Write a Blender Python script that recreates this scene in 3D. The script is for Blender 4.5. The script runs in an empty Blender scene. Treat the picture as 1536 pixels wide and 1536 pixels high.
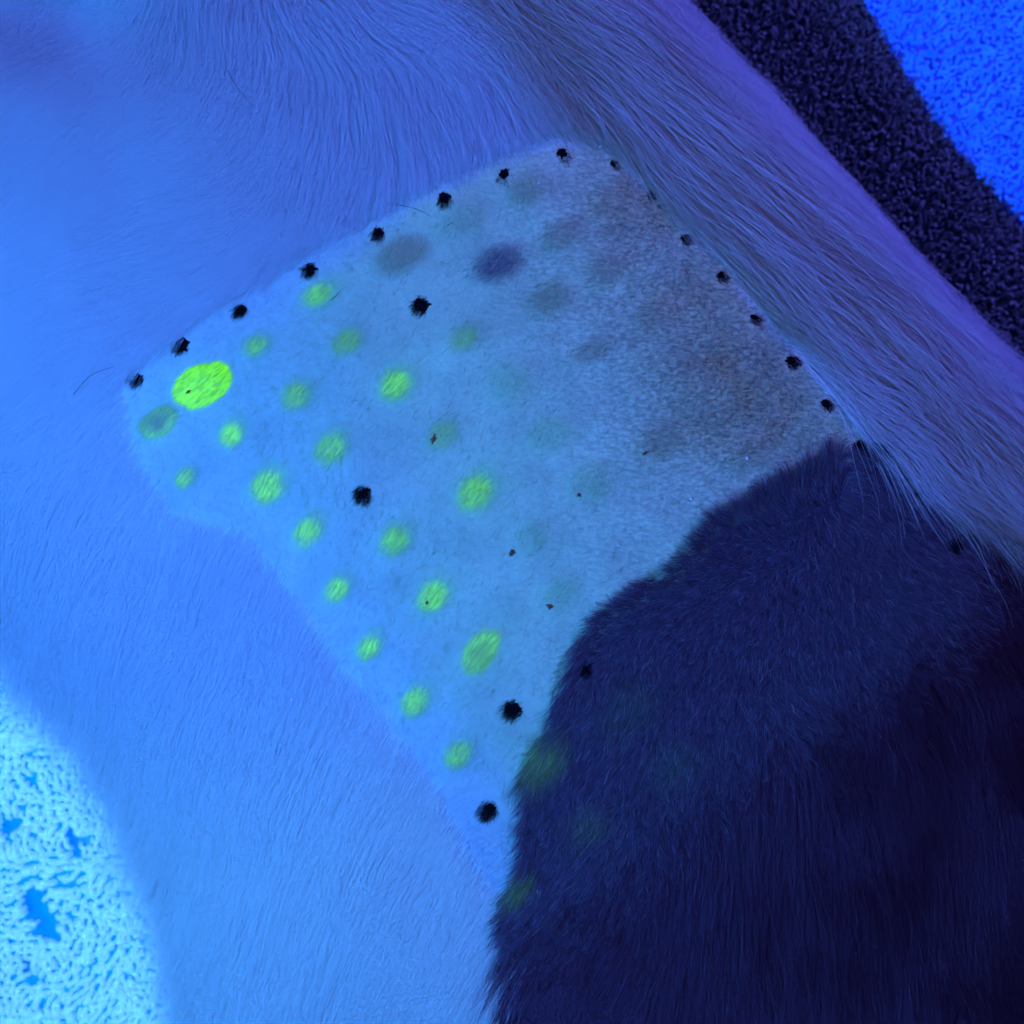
import bpy, math, random
import numpy as np
from mathutils import Vector, kdtree

random.seed(7)
rng = np.random.default_rng(11)
sc = bpy.context.scene

# ------------------------------------------------------------------ camera
CAM_Z = 0.66
TAN = 0.30
cam_d = bpy.data.cameras.new('camera')
cam = bpy.data.objects.new('camera', cam_d)
sc.collection.objects.link(cam)
cam.location = (0, 0, CAM_Z)
cam_d.sensor_width = 36
cam_d.angle = 2 * math.atan(TAN)
cam_d.clip_start = 0.01
cam_d.clip_end = 20
cam_d.dof.use_dof = True
cam_d.dof.focus_distance = 0.505
cam_d.dof.aperture_fstop = 13.0
sc.camera = cam

# ------------------------------------------------------------------ world and lamps (a dark room lit by ultraviolet torches)
W = bpy.data.worlds.new('World')
sc.world = W
W.use_nodes = True
W.node_tree.nodes['Background'].inputs[0].default_value = (0.10, 0.20, 1.0, 1)
W.node_tree.nodes['Background'].inputs[1].default_value = 0.05

def area(name, loc, target, size, power, col, spread=180):
    d = bpy.data.lights.new(name, 'AREA')
    d.shape = 'DISK'; d.size = size; d.energy = power; d.color = col; d.spread = math.radians(spread)
    o = bpy.data.objects.new(name, d)
    sc.collection.objects.link(o)
    o.location = loc
    o.rotation_euler = (Vector(target) - Vector(loc)).to_track_quat('-Z', 'Y').to_euler()
    return o
area('ultraviolet_lamp', (-0.28, -0.13, 0.54), (-0.12, -0.07, 0.10), 0.32, 3.25, (0.042, 0.245, 1.0), 130)
area('violet_lamp', (0.30, 0.34, 0.52), (0.14, 0.08, 0.10), 0.20, 2.6, (0.14, 0.125, 1.0))

vs = sc.view_settings
vs.view_transform = 'Standard'; vs.look = 'None'; vs.exposure = 0.0; vs.gamma = 1.0
vs.use_curve_mapping = False
sc.cycles.max_bounces = 5
sc.cycles.diffuse_bounces = 3
sc.cycles.glossy_bounces = 2
sc.cycles.transmission_bounces = 4
sc.cycles.transparent_max_bounces = 12
sc.cycles.use_denoising = True
sc.cycles_curves.subdivisions = 1
sc.cycles.use_adaptive_sampling = True
sc.cycles.adaptive_threshold = 0.08
sc.cycles.adaptive_min_samples = 12

# ------------------------------------------------------------------ helpers
PX = TAN / 768.0
def to_world(px, py, z):
    d = CAM_Z - z
    return (px - 768) * PX * d, -(py - 768) * PX * d
def to_px(p):
    d = np.maximum(CAM_Z - p[..., 2], 0.05)
    return 768 + p[..., 0] / (PX * d), 768 - p[..., 1] / (PX * d)

def hash2(i, j, seed=0):
    n = (i.astype(np.int64) * 374761393 + j.astype(np.int64) * 668265263 + seed * 1442695041) & 0x7fffffff
    n = ((n ^ (n >> 13)) * 1274126177) & 0x7fffffff
    n = n ^ (n >> 16)
    return (n & 0xffff) / 65535.0
def vnoise(x, y, seed=0):
    x = np.asarray(x, float); y = np.asarray(y, float)
    i = np.floor(x); j = np.floor(y)
    fx = x - i; fy = y - j
    fx = fx * fx * (3 - 2 * fx); fy = fy * fy * (3 - 2 * fy)
    a = hash2(i, j, seed); b = hash2(i + 1, j, seed)
    c = hash2(i, j + 1, seed); d = hash2(i + 1, j + 1, seed)
    return (a * (1 - fx) + b * fx) * (1 - fy) + (c * (1 - fx) + d * fx) * fy
def fbm(x, y, seed=0, oct=3):
    s = 0; a = 0.5; t = 0
    for k in range(oct):
        s = s + a * vnoise(x * 2 ** k, y * 2 ** k, seed + 17 * k); t += a; a *= 0.5
    return s / t
def smooth(e0, e1, x):
    t = np.clip((x - e0) / (e1 - e0), 0, 1)
    return t * t * (3 - 2 * t)

# maps over the lying body, 4 units apart, stored as grids
G0, G1, GS = -700.0, 2240.0, 5.0
gn = int((G1 - G0) / GS) + 1
gx, gy = np.meshgrid(G0 + GS * np.arange(gn), G0 + GS * np.arange(gn))
def look(grid, x, y):
    fx = np.clip((x - G0) / GS, 0, gn - 1.001); fy = np.clip((y - G0) / GS, 0, gn - 1.001)
    i = fx.astype(int); j = fy.astype(int); fx = fx - i; fy = fy - j
    if grid.ndim == 3:
        fx = fx[..., None]; fy = fy[..., None]
    return ((grid[j, i] * (1 - fx) + grid[j, i + 1] * fx) * (1 - fy)
            + (grid[j + 1, i] * (1 - fx) + grid[j + 1, i + 1] * fx) * fy)
def sdf(poly):
    P = np.array(poly, float); Q = np.roll(P, -1, 0)
    best = np.full(gx.shape, 1e9); inside = np.zeros(gx.shape, bool)
    for (ax, ay), (bx, by) in zip(P, Q):
        dx, dy = bx - ax, by - ay
        t = np.clip(((gx - ax) * dx + (gy - ay) * dy) / (dx * dx + dy * dy), 0, 1)
        best = np.minimum(best, np.hypot(gx - ax - t * dx, gy - ay - t * dy))
        if ay != by:
            c = ((ay > gy) != (by > gy)) & (gx < (bx - ax) * (gy - ay) / (by - ay) + ax)
            inside ^= c
    return np.where(inside, -best, best)

CLIP = sdf([(180, 572), (262, 500), (352, 448), (456, 388), (558, 334), (658, 281), (748, 246), (840, 212), (915, 226),
            (985, 282), (1035, 345), (1090, 402), (1140, 464), (1195, 528), (1250, 598), (1300, 660), (1365, 728),
            (1440, 812), (1455, 870), (1400, 930), (1300, 985), (1200, 1060), (1090, 1140), (1000, 1215),
            (920, 1285), (850, 1330), (790, 1370), (725, 1320), (660, 1190), (590, 1090), (510, 1000),
            (440, 890), (370, 800), (260, 770), (205, 680)])
INK = [(207, 568, 11), (273, 517, 12), (362, 465, 11), (466, 404, 12), (568, 349, 11), (667, 297, 11), (756, 261, 11), (843, 230, 11), (920, 245, 7),
       (976, 291, 7), (1027, 357, 8), (1081, 413, 9), (1131, 476, 9), (1187, 541, 10), (1239, 605, 9), (1288, 670, 12), (1356, 737, 10), (1420, 817, 12),
       (632, 457, 14), (545, 740, 14), (769, 1063, 16), (733, 1215, 15), (888, 995, 11)]
for a, b, r in INK:
    CLIP = np.minimum(CLIP, np.hypot(gx - a, gy - b) - r - 9)
BLACK = sdf([(1295, 662), (1235, 697), (1160, 737), (1090, 772), (1030, 832), (1000, 860), (930, 907), (872, 962),
             (847, 1012), (835, 1080), (806, 1112), (790, 1160), (802, 1205), (779, 1240), (790, 1280), (772, 1330),
             (760, 1390), (756, 1430), (770, 1455), (742, 1545), (660, 1750), (600, 2200), (2240, 2200), (2240, 1200),
             (1700, 960), (1600, 880), (1536, 830), (1450, 765), (1380, 712), (1340, 680)])

# direction in which the hair lies: x, y, dx, dy (y down)
FLOW = np.array([
    (120, 60, -.75, .6), (40, 250, -.7, .65), (130, 200, -.65, .7), (250, 250, -.92, .38), (250, 350, -.95, .3), (100, 420, -.96, .25),
    (330, 140, -.5, .8), (440, 140, -.3, .92), (330, 40, .1, 1), (480, 60, .5, .8), (480, 260, -.35, .92), (600, 160, .02, 1),
    (620, 40, .85, .5), (700, 70, .7, .7), (720, 170, .15, 1), (800, 130, .45, .9), (900, 60, .8, .6), (880, 180, .5, .85),
    (1000, 130, .72, .68), (1040, 30, .75, .62), (1150, 180, .78, .63), (1080, 280, .78, .63), (1250, 380, .78, .63), (1200, 480, .78, .63),
    (1400, 480, .78, .63), (1340, 560, .78, .63), (1500, 600, .78, .63), (1320, 680, .78, .63), (1440, 760, .78, .63), (1600, 800, .78, .63),
    (935, 225, .62, .76), (1000, 292, .74, .67), (1050, 355, .74, .67), (1105, 418, .74, .67), (1155, 480, .74, .67), (1210, 545, .74, .67), (1265, 615, .74, .67),
    (100, 600, -.75, .6), (60, 850, -.5, .85), (200, 760, -.5, .85), (300, 900, -.28, .95), (150, 1050, -.45, .88), (230, 1250, -.42, .9),
    (350, 1250, -.22, .97), (250, 1480, -.35, .93), (500, 1300, -.33, .94), (650, 1420, -.4, .92), (450, 1500, -.25, .96),
    (420, 1000, -.25, .97), (540, 1140, -.35, .93),
    (900, 1450, -.35, .93), (800, 1350, -.6, .8), (1000, 1320, -.12, .99), (1150, 1300, .1, .99), (1250, 1100, .42, .9), (1420, 1050, .5, .86),
    (1400, 1350, .18, .98), (1280, 1500, .05, 1), (1500, 960, .58, .8), (1100, 1180, .05, 1),
    (300, 580, -.75, .62), (270, 690, -.55, .8), (400, 725, -.38, .92), (500, 880, -.5, .86), (560, 970, -.5, .86), (740, 395, -.65, .75),
    (600, 575, -.65, .75), (480, 450, -.75, .62), (720, 740, -.6, .8), (655, 890, -.65, .75), (720, 980, -.55, .83), (820, 1120, -.55, .83),
    (900, 350, -.85, .5), (950, 360, -.85, .4), (1030, 480, -.85, .4), (1130, 620, -.8, .45), (900, 550, -.8, .6), (1000, 660, -.8, .55),
    (900, 800, -.65, .7), (1050, 800, -.75, -.3), (950, 890, -.8, .0), (1150, 745, -.6, -.45), (1240, 705, -.45, -.6), (1110, 830, -.6, .1), (990, 940, -.6, .5), (1150, 900, -.4, .8), (1000, 1050, -.35, .9), (1250, 850, -.2, .9), (1330, 790, .42, .9), (1310, 700, .75, .66), (1365, 750, .76, .65), (1420, 800, .76, .65), (1480, 850, .75, .66), (1560, 900, .7, .7)])
fl = np.zeros(gx.shape + (2,)); wsum = np.zeros(gx.shape)
for x, y, dx, dy in FLOW:
    w_ = 1.0 / ((gx - x) ** 2 + (gy - y) ** 2 + 900.0) ** 1.6
    m = math.hypot(dx, dy)
    fl[..., 0] += w_ * dx / m; fl[..., 1] += w_ * dy / m; wsum += w_
fl /= np.maximum(np.linalg.norm(fl, axis=2, keepdims=True), 1e-9)

# wheals: x, y, long radius, short radius, tilt (deg), fluorescence, stain 0..1, kind
WHEALS = [
    (303, 578, 46, 32, 32, 1.00, 'bright'), (238, 634, 31, 21, 30, .45, 'hollow'), (349, 648, 25, 20, 55, .72, 'green'), (279, 714, 24, 18, 50, .42, 'green'),
    (387, 516, 28, 20, 35, .34, 'green'), (481, 440, 34, 21, 25, .50, 'green'), (524, 510, 34, 24, 35, .26, 'green'), (447, 590, 33, 26, 45, .38, 'green'),
    (597, 573, 34, 27, 45, .58, 'green'), (500, 668, 36, 28, 50, .42, 'green'), (404, 725, 37, 29, 55, .62, 'green'), (464, 794, 34, 24, 52, .56, 'green'),
    (595, 806, 33, 26, 50, .46, 'green'), (508, 881, 28, 21, 52, .60, 'green'), (555, 967, 28, 20, 55, .62, 'green'), (653, 890, 34, 26, 50, .64, 'green'),
    (718, 733, 40, 31, 45, .52, 'green'), (945, 1058, 50, 36, 45, .12, 'teal'), (1012, 1142, 42, 32, 40, .12, 'teal'), (720, 978, 42, 25, 50, .60, 'rim'), (625, 1048, 34, 24, 50, .50, 'green'), (690, 1128, 32, 24, 45, .40, 'green'),
    (820, 1136, 40, 28, 45, .34, 'green'), (888, 1232, 34, 28, 30, .10, 'green'), (788, 1322, 26, 18, 70, .30, 'green'),
    (668, 648, 36, 26, 40, .13, 'green'), (765, 574, 42, 34, 20, .09, 'teal'), (824, 650, 40, 30, 20, .10, 'teal'), (886, 722, 42, 32, 25, .09, 'teal'),
    (797, 806, 33, 25, 35, .08, 'teal'), (840, 888, 34, 26, 35, .09, 'teal'), (700, 505, 34, 24, 30, .12, 'green'),
    (600, 383, 42, 27, 28, .0, 'olive'), (745, 395, 44, 28, 25, .0, 'dark'), (790, 284, 36, 27, 25, .0, 'moss'), (688, 328, 44, 28, 25, .02, 'teal'),
    (842, 351, 36, 23, 28, .0, 'grey'), (908, 403, 38, 28, 30, .0, 'grey'), (826, 448, 40, 26, 30, .0, 'moss'), (985, 470, 38, 28, 30, .0, 'grey'),
    (885, 528, 34, 18, 20, .0, 'grey'), (992, 660, 42, 26, 25, .0, 'grey'), (1122, 676, 36, 26, 30, .0, 'grey'), (928, 295, 40, 30, 35, .0, 'grey')]

def bnoise(x, y):
    return 20 * (fbm(x / 9, y / 9, 9, 2) - .5) + 26 * (fbm(x / 45, y / 45, 19, 2) - .5)
# dye map (how much dye spread through the skin), relief map
dye = np.zeros(gx.shape); relief = np.zeros(gx.shape)
def wheal_r(x, y, wl, grow=1.0):
    c, s_ = math.cos(math.radians(wl[4])), math.sin(math.radians(wl[4]))
    dx, dy = x - wl[0], y - wl[1]
    return np.hypot((dx * c - dy * s_) / (wl[2] * grow), (dx * s_ + dy * c) / (wl[3] * grow))
for wl in WHEALS:
    r = wheal_r(gx, gy, wl)
    relief += 0.0007 * np.exp(-(r ** 4))
    dye += (wl[5] + 0.04) * np.exp(-(r / 1.9) ** 2)
dye *= 0.8 + 0.4 * fbm(gx / 60, gy / 60, 5)
relief += 0.004 * (fbm(gx / 260, gy / 260, 31) - 0.5) + 0.0012 * (fbm(gx / 90, gy / 90, 37) - 0.5)
relief -= 0.045 * np.exp(-((gx + 40) / 170) ** 2 - ((gy + 30) / 80) ** 2)
relief -= 0.009 * np.exp(-(((gx - 120) / 110) ** 2 + ((gy - 50) / 70) ** 2))

# ------------------------------------------------------------------ the lying trunk
AX = np.array([0.67, -0.742]); AX /= np.linalg.norm(AX)
LT = np.array([-AX[1], AX[0]])
S_K = np.array([-.40, -.30, -.2, -.13, -.075, -.012, .043, .10, .16, .25, .40])
TL_K = np.array([-.147, -.147, -.147, -.147, -.149, -.153, -.183, -.221, -.255, -.275, -.275])
TR_K = np.array([.150, .152, .151, .150, .153, .1495, .1515, .156, .157, .158, .158])
def smooth_interp(s, K, V):
    o = 0
    for d in (-.03, -.015, 0, .015, .03):
        o = o + np.interp(s + d, K, V)
    return o / 5
ZC, HH, PP = 0.086, 0.074, 2.25
def section(s):
    tl = smooth_interp(s, S_K, TL_K); tr = smooth_interp(s, S_K, TR_K)
    e = np.clip((np.abs(s) - 0.25) / 0.082, 0, 0.9999)
    k = np.sqrt(1 - e * e)
    return (tl + tr) / 2, (tr - tl) / 2 * k, HH * k * (1 - 0.22 * smooth(.03, .21, s))
def split(p):
    return p[..., 0] * AX[0] + p[..., 1] * AX[1], p[..., 0] * LT[0] + p[..., 1] * LT[1]
def project(p, off=0.0):
    s, t = split(p)
    tc, w, h = section(s)
    a = t - tc; b = p[..., 2] - ZC
    r = (np.abs(a / w) ** PP + np.abs(b / h) ** PP) ** (1 / PP)
    r = np.maximum(r, 1e-6)
    R = np.hypot(a, b) / r
    px, py = to_px(p)
    k = (1 + (off + look(relief, px, py)) / R) / r
    a2 = a * k; b2 = b * k; t2 = tc + a2
    out = np.empty_like(p)
    out[..., 0] = s * AX[0] + t2 * LT[0]; out[..., 1] = s * AX[1] + t2 * LT[1]; out[..., 2] = ZC + b2
    return out
def normal(p):
    s, t = split(p)
    tc, w, h = section(s)
    u = (t - tc) / w; v = (p[..., 2] - ZC) / h
    gt = np.sign(u) * np.abs(u) ** (PP - 1) / w; gz = np.sign(v) * np.abs(v) ** (PP - 1) / h
    n = np.stack([gt * LT[0], gt * LT[1], gz], -1)
    return n / np.maximum(np.linalg.norm(n, axis=-1, keepdims=True), 1e-9)
def on_body(px, py, off=0.0):
    px = np.asarray(px, float); py = np.asarray(py, float)
    z = np.full(px.shape, 0.15)
    for _ in range(8):
        x, y = to_world(px, py, z)
        s = x * AX[0] + y * AX[1]; t = x * LT[0] + y * LT[1]
        tc, w, h = section(s)
        u = np.clip(np.abs((t - tc) / w), 0, 0.995)
        z = ZC + h * (1 - u ** PP) ** (1 / PP) + look(relief, px, py)
    x, y = to_world(px, py, z)
    p = np.stack([x, y, z], -1)
    if np.any(off):
        p = p + normal(p) * np.asarray(off)[..., None]
    return p

# ------------------------------------------------------------------ scene building helpers
def link(o, parent=None):
    sc.collection.objects.link(o)
    if parent is not None:
        o.parent = parent
    return o
def mesh_obj(name, V, F, mat, parent=None, smooth_=True, attrs=None):
    me = bpy.data.meshes.new(name)
    V = np.asarray(V, np.float32)
    if isinstance(F, np.ndarray):
        k = F.shape[1]
        me.vertices.add(len(V)); me.vertices.foreach_set('co', V.ravel())
        me.loops.add(F.size); me.loops.foreach_set('vertex_index', F.astype(np.int32).ravel())
        me.polygons.add(len(F)); me.polygons.foreach_set('loop_start', np.arange(0, F.size, k, dtype=np.int32))
        me.update(calc_edges=True)
    else:
        me.from_pydata(V.tolist(), [], F)
    if smooth_:
        me.polygons.foreach_set('use_smooth', np.ones(len(me.polygons), bool))
    for an, arr in (attrs or {}).items():
        arr = np.asarray(arr, np.float32)
        if arr.ndim == 2:
            at = me.attributes.new(an, 'FLOAT_COLOR', 'POINT')
            if arr.shape[1] == 3:
                arr = np.concatenate([arr, np.ones((len(arr), 1), np.float32)], 1)
            at.data.foreach_set('color', arr.ravel())
        else:
            at = me.attributes.new(an, 'FLOAT', 'POINT'); at.data.foreach_set('value', arr)
    me.materials.append(mat)
    me.update()
    return link(bpy.data.objects.new(name, me), parent)
def empty(name, loc, label, cat):
    o = bpy.data.objects.new(name, None)
    o.location = loc; o.empty_display_size = 0.02
    o['label'] = label; o['category'] = cat
    sc.collection.objects.link(o)
    return o
class NT:
    def __init__(s, name):
        s.m = bpy.data.materials.new(name); s.m.use_nodes = True
        s.t = s.m.node_tree; s.t.nodes.clear()
        s.out = s.n('ShaderNodeOutputMaterial')
    def n(s, typ, ins=None, **kw):
        x = s.t.nodes.new(typ)
        for k, v in kw.items():
            setattr(x, k, v)
        for k, v in (ins or {}).items():
            if hasattr(v, 'links') or isinstance(v, bpy.types.NodeSocket):
                s.t.links.new(v, x.inputs[k])
            else:
                x.inputs[k].default_value = v
        return x
    def done(s, sock):
        s.t.links.new(sock, s.out.inputs['Surface']); return s.m

def hair_material(name, translucent=0.35, gloss=0.08, rough=0.35, dyed=False, sheen=(1, 1, 1)):
    k = NT(name)
    a = k.n('ShaderNodeAttribute', attribute_name='tint')
    d = k.n('ShaderNodeBsdfDiffuse', {'Color': a.outputs['Color']})
    t = k.n('ShaderNodeBsdfTranslucent', {'Color': a.outputs['Color']})
    mx = k.n('ShaderNodeMixShader', {0: translucent, 1: d.outputs[0], 2: t.outputs[0]})
    g = k.n('ShaderNodeBsdfAnisotropic', {'Color': (*sheen, 1), 'Roughness': rough})
    m2 = k.n('ShaderNodeMixShader', {0: gloss, 1: mx.outputs[0], 2: g.outputs[0]})
    o = m2.outputs[0]
    if dyed:
        f = k.n('ShaderNodeAttribute', attribute_name='dye')
        e = k.n('ShaderNodeEmission', {'Color': f.outputs['Color'], 'Strength': 1.0})
        o = k.n('ShaderNodeAddShader', {0: o, 1: e.outputs[0]}).outputs[0]
    return k.done(o)

def skin_material():
    k = NT('skin')
    a = k.n('ShaderNodeAttribute', attribute_name='tint')
    gl = k.n('ShaderNodeAttribute', attribute_name='dye')
    gr = k.n('ShaderNodeAttribute', attribute_name='grain')
    co = k.n('ShaderNodeTexCoord')
    vo = k.n('ShaderNodeTexVoronoi', {'Vector': co.outputs['Object'], 'Scale': 700.0})
    no = k.n('ShaderNodeTexNoise', {'Vector': co.outputs['Object'], 'Scale': 420.0, 'Detail': 4.0})
    n2 = k.n('ShaderNodeTexNoise', {'Vector': co.outputs['Object'], 'Scale': 70.0, 'Detail': 5.0})
    mm = k.n('ShaderNodeMath', {0: vo.outputs['Distance'], 1: gr.outputs['Fac']}, operation='MULTIPLY')
    hh = k.n('ShaderNodeMath', {0: mm.outputs[0], 1: no.outputs['Fac']}, operation='ADD')
    bp = k.n('ShaderNodeBump', {'Strength': 0.55, 'Distance': 0.0006, 'Height': hh.outputs[0]})
    mr = k.n('ShaderNodeMapRange', {0: n2.outputs['Fac'], 1: 0.3, 2: 0.7, 3: 0.88, 4: 1.1})
    cm = k.n('ShaderNodeVectorMath', {0: a.outputs['Color'], 1: mr.outputs[0]}, operation='MULTIPLY')
    mp = k.n('ShaderNodeMapping', {'Vector': co.outputs['Object'], 'Rotation': (0, 0, 0.25), 'Scale': (0.55, 1.15, 1.0)})
    n3 = k.n('ShaderNodeTexNoise', {'Vector': mp.outputs[0], 'Scale': 900.0, 'Detail': 2.0, 'Roughness': 0.6})
    m3 = k.n('ShaderNodeMapRange', {0: n3.outputs['Fac'], 1: 0.34, 2: 0.66, 3: -0.42, 4: 0.48}, clamp=True)
    m4 = k.n('ShaderNodeMath', {0: m3.outputs[0], 1: gr.outputs['Fac'], 2: 1.0}, operation='MULTIPLY_ADD')
    cm = k.n('ShaderNodeVectorMath', {0: cm.outputs[0], 1: m4.outputs[0]}, operation='MULTIPLY')
    b = k.n('ShaderNodeBsdfPrincipled', {'Base Color': cm.outputs[0], 'Roughness': 0.55, 'Normal': bp.outputs[0],
                                         'Specular IOR Level': 0.35, 'Emission Color': gl.outputs['Color'], 'Emission Strength': 1.0})
    return k.done(b.outputs[0])

def wheal_material():
    k = NT('fluorescing_wheal')
    a = k.n('ShaderNodeAttribute', attribute_name='tint')
    gl = k.n('ShaderNodeAttribute', attribute_name='dye')
    al = k.n('ShaderNodeAttribute', attribute_name='cover')
    st = k.n('ShaderNodeAttribute', attribute_name='along')
    ax = k.n('ShaderNodeVectorMath', {0: st.outputs['Vector'], 1: (0.5, 2.3, 1.0)}, operation='MULTIPLY')
    no = k.n('ShaderNodeTexNoise', {'Vector': ax.outputs[0], 'Scale': 3.2, 'Detail': 3.0, 'Distortion': 0.8})
    mr = k.n('ShaderNodeMapRange', {0: no.outputs['Fac'], 1: 0.30, 2: 0.70, 3: 0.52, 4: 1.38})
    ec = k.n('ShaderNodeVectorMath', {0: gl.outputs['Color'], 1: mr.outputs[0]}, operation='MULTIPLY')
    bp = k.n('ShaderNodeBump', {'Strength': 0.4, 'Distance': 0.0005, 'Height': no.outputs['Fac']})
    b = k.n('ShaderNodeBsdfPrincipled', {'Base Color': a.outputs['Color'], 'Roughness': 0.5, 'Normal': bp.outputs[0], 'Specular IOR Level': 0.35,
                                         'Emission Color': ec.outputs[0], 'Emission Strength': 1.0})
    tr = k.n('ShaderNodeBsdfTransparent')
    pw = k.n('ShaderNodeMath', {0: mr.outputs[0], 1: al.outputs['Fac']}, operation='MULTIPLY')
    sm = k.n('ShaderNodeMix', {0: 0.55, 2: al.outputs['Fac'], 3: pw.outputs[0]})
    cl = k.n('ShaderNodeClamp', {0: sm.outputs[0]})
    mx = k.n('ShaderNodeMixShader', {0: cl.outputs[0], 1: tr.outputs[0], 2: b.outputs[0]})
    return k.done(mx.outputs[0])

def plain(name, col, rough=0.7, spec=0.3, emit=None, noise=None, sheen=0.0):
    k = NT(name)
    ins = {'Base Color': (*col, 1), 'Roughness': rough, 'Specular IOR Level': spec, 'Sheen Weight': sheen}
    if noise:
        co = k.n('ShaderNodeTexCoord')
        no = k.n('ShaderNodeTexNoise', {'Vector': co.outputs['Object'], 'Scale': noise[0], 'Detail': 4.0})
        mr = k.n('ShaderNodeMapRange', {0: no.outputs['Fac'], 1: 0.3, 2: 0.7, 3: 1 - noise[1], 4: 1 + noise[1]})
        cm = k.n('ShaderNodeVectorMath', {0: (*col,), 1: mr.outputs[0]}, operation='MULTIPLY')
        ins['Base Color'] = cm.outputs[0]
        bp = k.n('ShaderNodeBump', {'Strength': 0.4, 'Distance': 0.0005, 'Height': no.outputs['Fac']})
        ins['Normal'] = bp.outputs[0]
    b = k.n('ShaderNodeBsdfPrincipled', ins)
    if emit:
        b.inputs['Emission Color'].default_value = (*emit[0], 1); b.inputs['Emission Strength'].default_value = emit[1]
    return k.done(b.outputs[0])

M_skin = skin_material()
M_wheal = wheal_material()
M_white = hair_material('white_hair', 0.35, 0.03, 0.4)
M_guard = hair_material('guard_hair', 0.35, 0.08, 0.35)
M_black = hair_material('black_hair', 0.0, 0.08, 0.34, sheen=(1.0, .42, .8))
M_stub = hair_material('clipped_hair', 0.2, 0.012, 0.4, dyed=True)
M_ink = plain('marker_ink', (0.003, 0.0025, 0.004), 0.9, 0.03, noise=(900, 0.4))
M_scab = plain('scab', (0.24, 0.05, 0.015), 0.5, 0.4, noise=(1500, 0.4))
M_flake = plain('skin_flake', (0.85, 0.85, 0.85), 0.6, 0.3)
M_strayhair = plain('stray_hair', (0.01, 0.009, 0.01), 0.4, 0.4)
# fabrics whitened with optical brightener glow under ultraviolet light
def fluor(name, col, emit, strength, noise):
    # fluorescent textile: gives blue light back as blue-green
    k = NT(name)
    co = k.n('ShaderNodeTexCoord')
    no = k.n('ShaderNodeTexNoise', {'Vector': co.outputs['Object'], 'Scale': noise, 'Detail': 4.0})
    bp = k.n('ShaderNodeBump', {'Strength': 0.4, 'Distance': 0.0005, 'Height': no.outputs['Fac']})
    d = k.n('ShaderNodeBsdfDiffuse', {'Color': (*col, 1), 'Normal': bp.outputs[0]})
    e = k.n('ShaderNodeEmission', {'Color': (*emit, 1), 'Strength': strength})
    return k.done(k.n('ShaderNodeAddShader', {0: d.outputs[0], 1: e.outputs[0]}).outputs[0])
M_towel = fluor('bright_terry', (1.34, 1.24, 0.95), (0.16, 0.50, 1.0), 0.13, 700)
M_towel_base = fluor('terry_ground', (0.01, 0.38, 0.82), (0.0, 0.30, 1.0), 0.24, 600)  # coloured darker than the loops, painting shade into the gaps between them
M_dpile = plain('dark_pile', (0.34, 0.38, 0.42), 0.75, 0.25, noise=(300, 0.4), sheen=0.25)
M_dback = plain('dark_backing', (0.04, 0.04, 0.05), 0.9, 0.1, noise=(500, 0.3))
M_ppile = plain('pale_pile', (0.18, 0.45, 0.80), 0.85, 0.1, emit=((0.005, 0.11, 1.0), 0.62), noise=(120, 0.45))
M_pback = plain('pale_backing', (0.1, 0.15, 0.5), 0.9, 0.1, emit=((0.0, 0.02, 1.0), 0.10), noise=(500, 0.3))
M_table = plain('table_steel', (0.25, 0.26, 0.28), 0.5, 0.4, noise=(40, 0.1))

# ------------------------------------------------------------------ table under everything
V = [(-.9, -.9, 0), (.9, -.9, 0), (.9, .9, 0), (-.9, .9, 0), (-.9, -.9, -.03), (.9, -.9, -.03), (.9, .9, -.03), (-.9, .9, -.03)]
tb = mesh_obj('table_top', V, [(0, 1, 2, 3), (7, 6, 5, 4), (0, 4, 5, 1), (1, 5, 6, 2), (2, 6, 7, 3), (3, 7, 4, 0)], M_table, smooth_=False)
tb['kind'] = 'structure'
tb['label'] = 'examination table top beneath the towel and blanket'

# ------------------------------------------------------------------ dog: body
dog = empty('dog', (0, 0, 0.012), 'black and white dog lying on its side with a clipped, ink-dotted flank', 'dog')
DOG_OFF = np.array([0, 0, 0.012])
NS, NTT = 560, 440
ss = np.linspace(-0.331, 0.331, NS)
th = np.concatenate([np.linspace(-0.5 * math.pi * 1.05, 0.5 * math.pi * 1.05, NTT - 70), np.linspace(0.5 * math.pi * 1.05, 1.5 * math.pi - .5 * math.pi * .05, 72)[1:-1]])
S_, T_ = np.meshgrid(ss, th, indexing='ij')
tc, w, h = section(S_)
cs, sn = np.cos(T_), np.sin(T_)
u = np.sign(sn) * np.abs(sn) ** (2 / PP); v = np.sign(cs) * np.abs(cs) ** (2 / PP)
t = tc + w * u; z = ZC + h * v
B = np.stack([S_ * AX[0] + t * LT[0], S_ * AX[1] + t * LT[1], z], -1)
top = (B[..., 2] > ZC)
bx, by = to_px(B)
B += normal(B) * (look(relief, bx, by) * smooth(ZC - .03, ZC + .02, B[..., 2]))[..., None]
B[..., 2] = np.maximum(B[..., 2], 0.0135)
bx, by = to_px(B)
nt = len(th)
idx = np.arange(NS * nt).reshape(NS, nt)
Fq = np.stack([idx[:-1, :], idx[1:, :], np.roll(idx, -1, 1)[1:, :], np.roll(idx, -1, 1)[:-1, :]], -1).reshape(-1, 4)
fx, fy = bx.ravel(), by.ravel()
clip = look(CLIP, fx, fy) + 30 * (fbm(fx / 40, fy / 40, 3) - .5)
blk = look(BLACK, fx, fy) + bnoise(fx, fy)
lefty = np.maximum(smooth(650, 300, fx), smooth(260, 60, .763 * (fx - 205) - .647 * (fy - 680)))
inclip = 1 - smooth(-20 - 140 * lefty, 20, clip)
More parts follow.
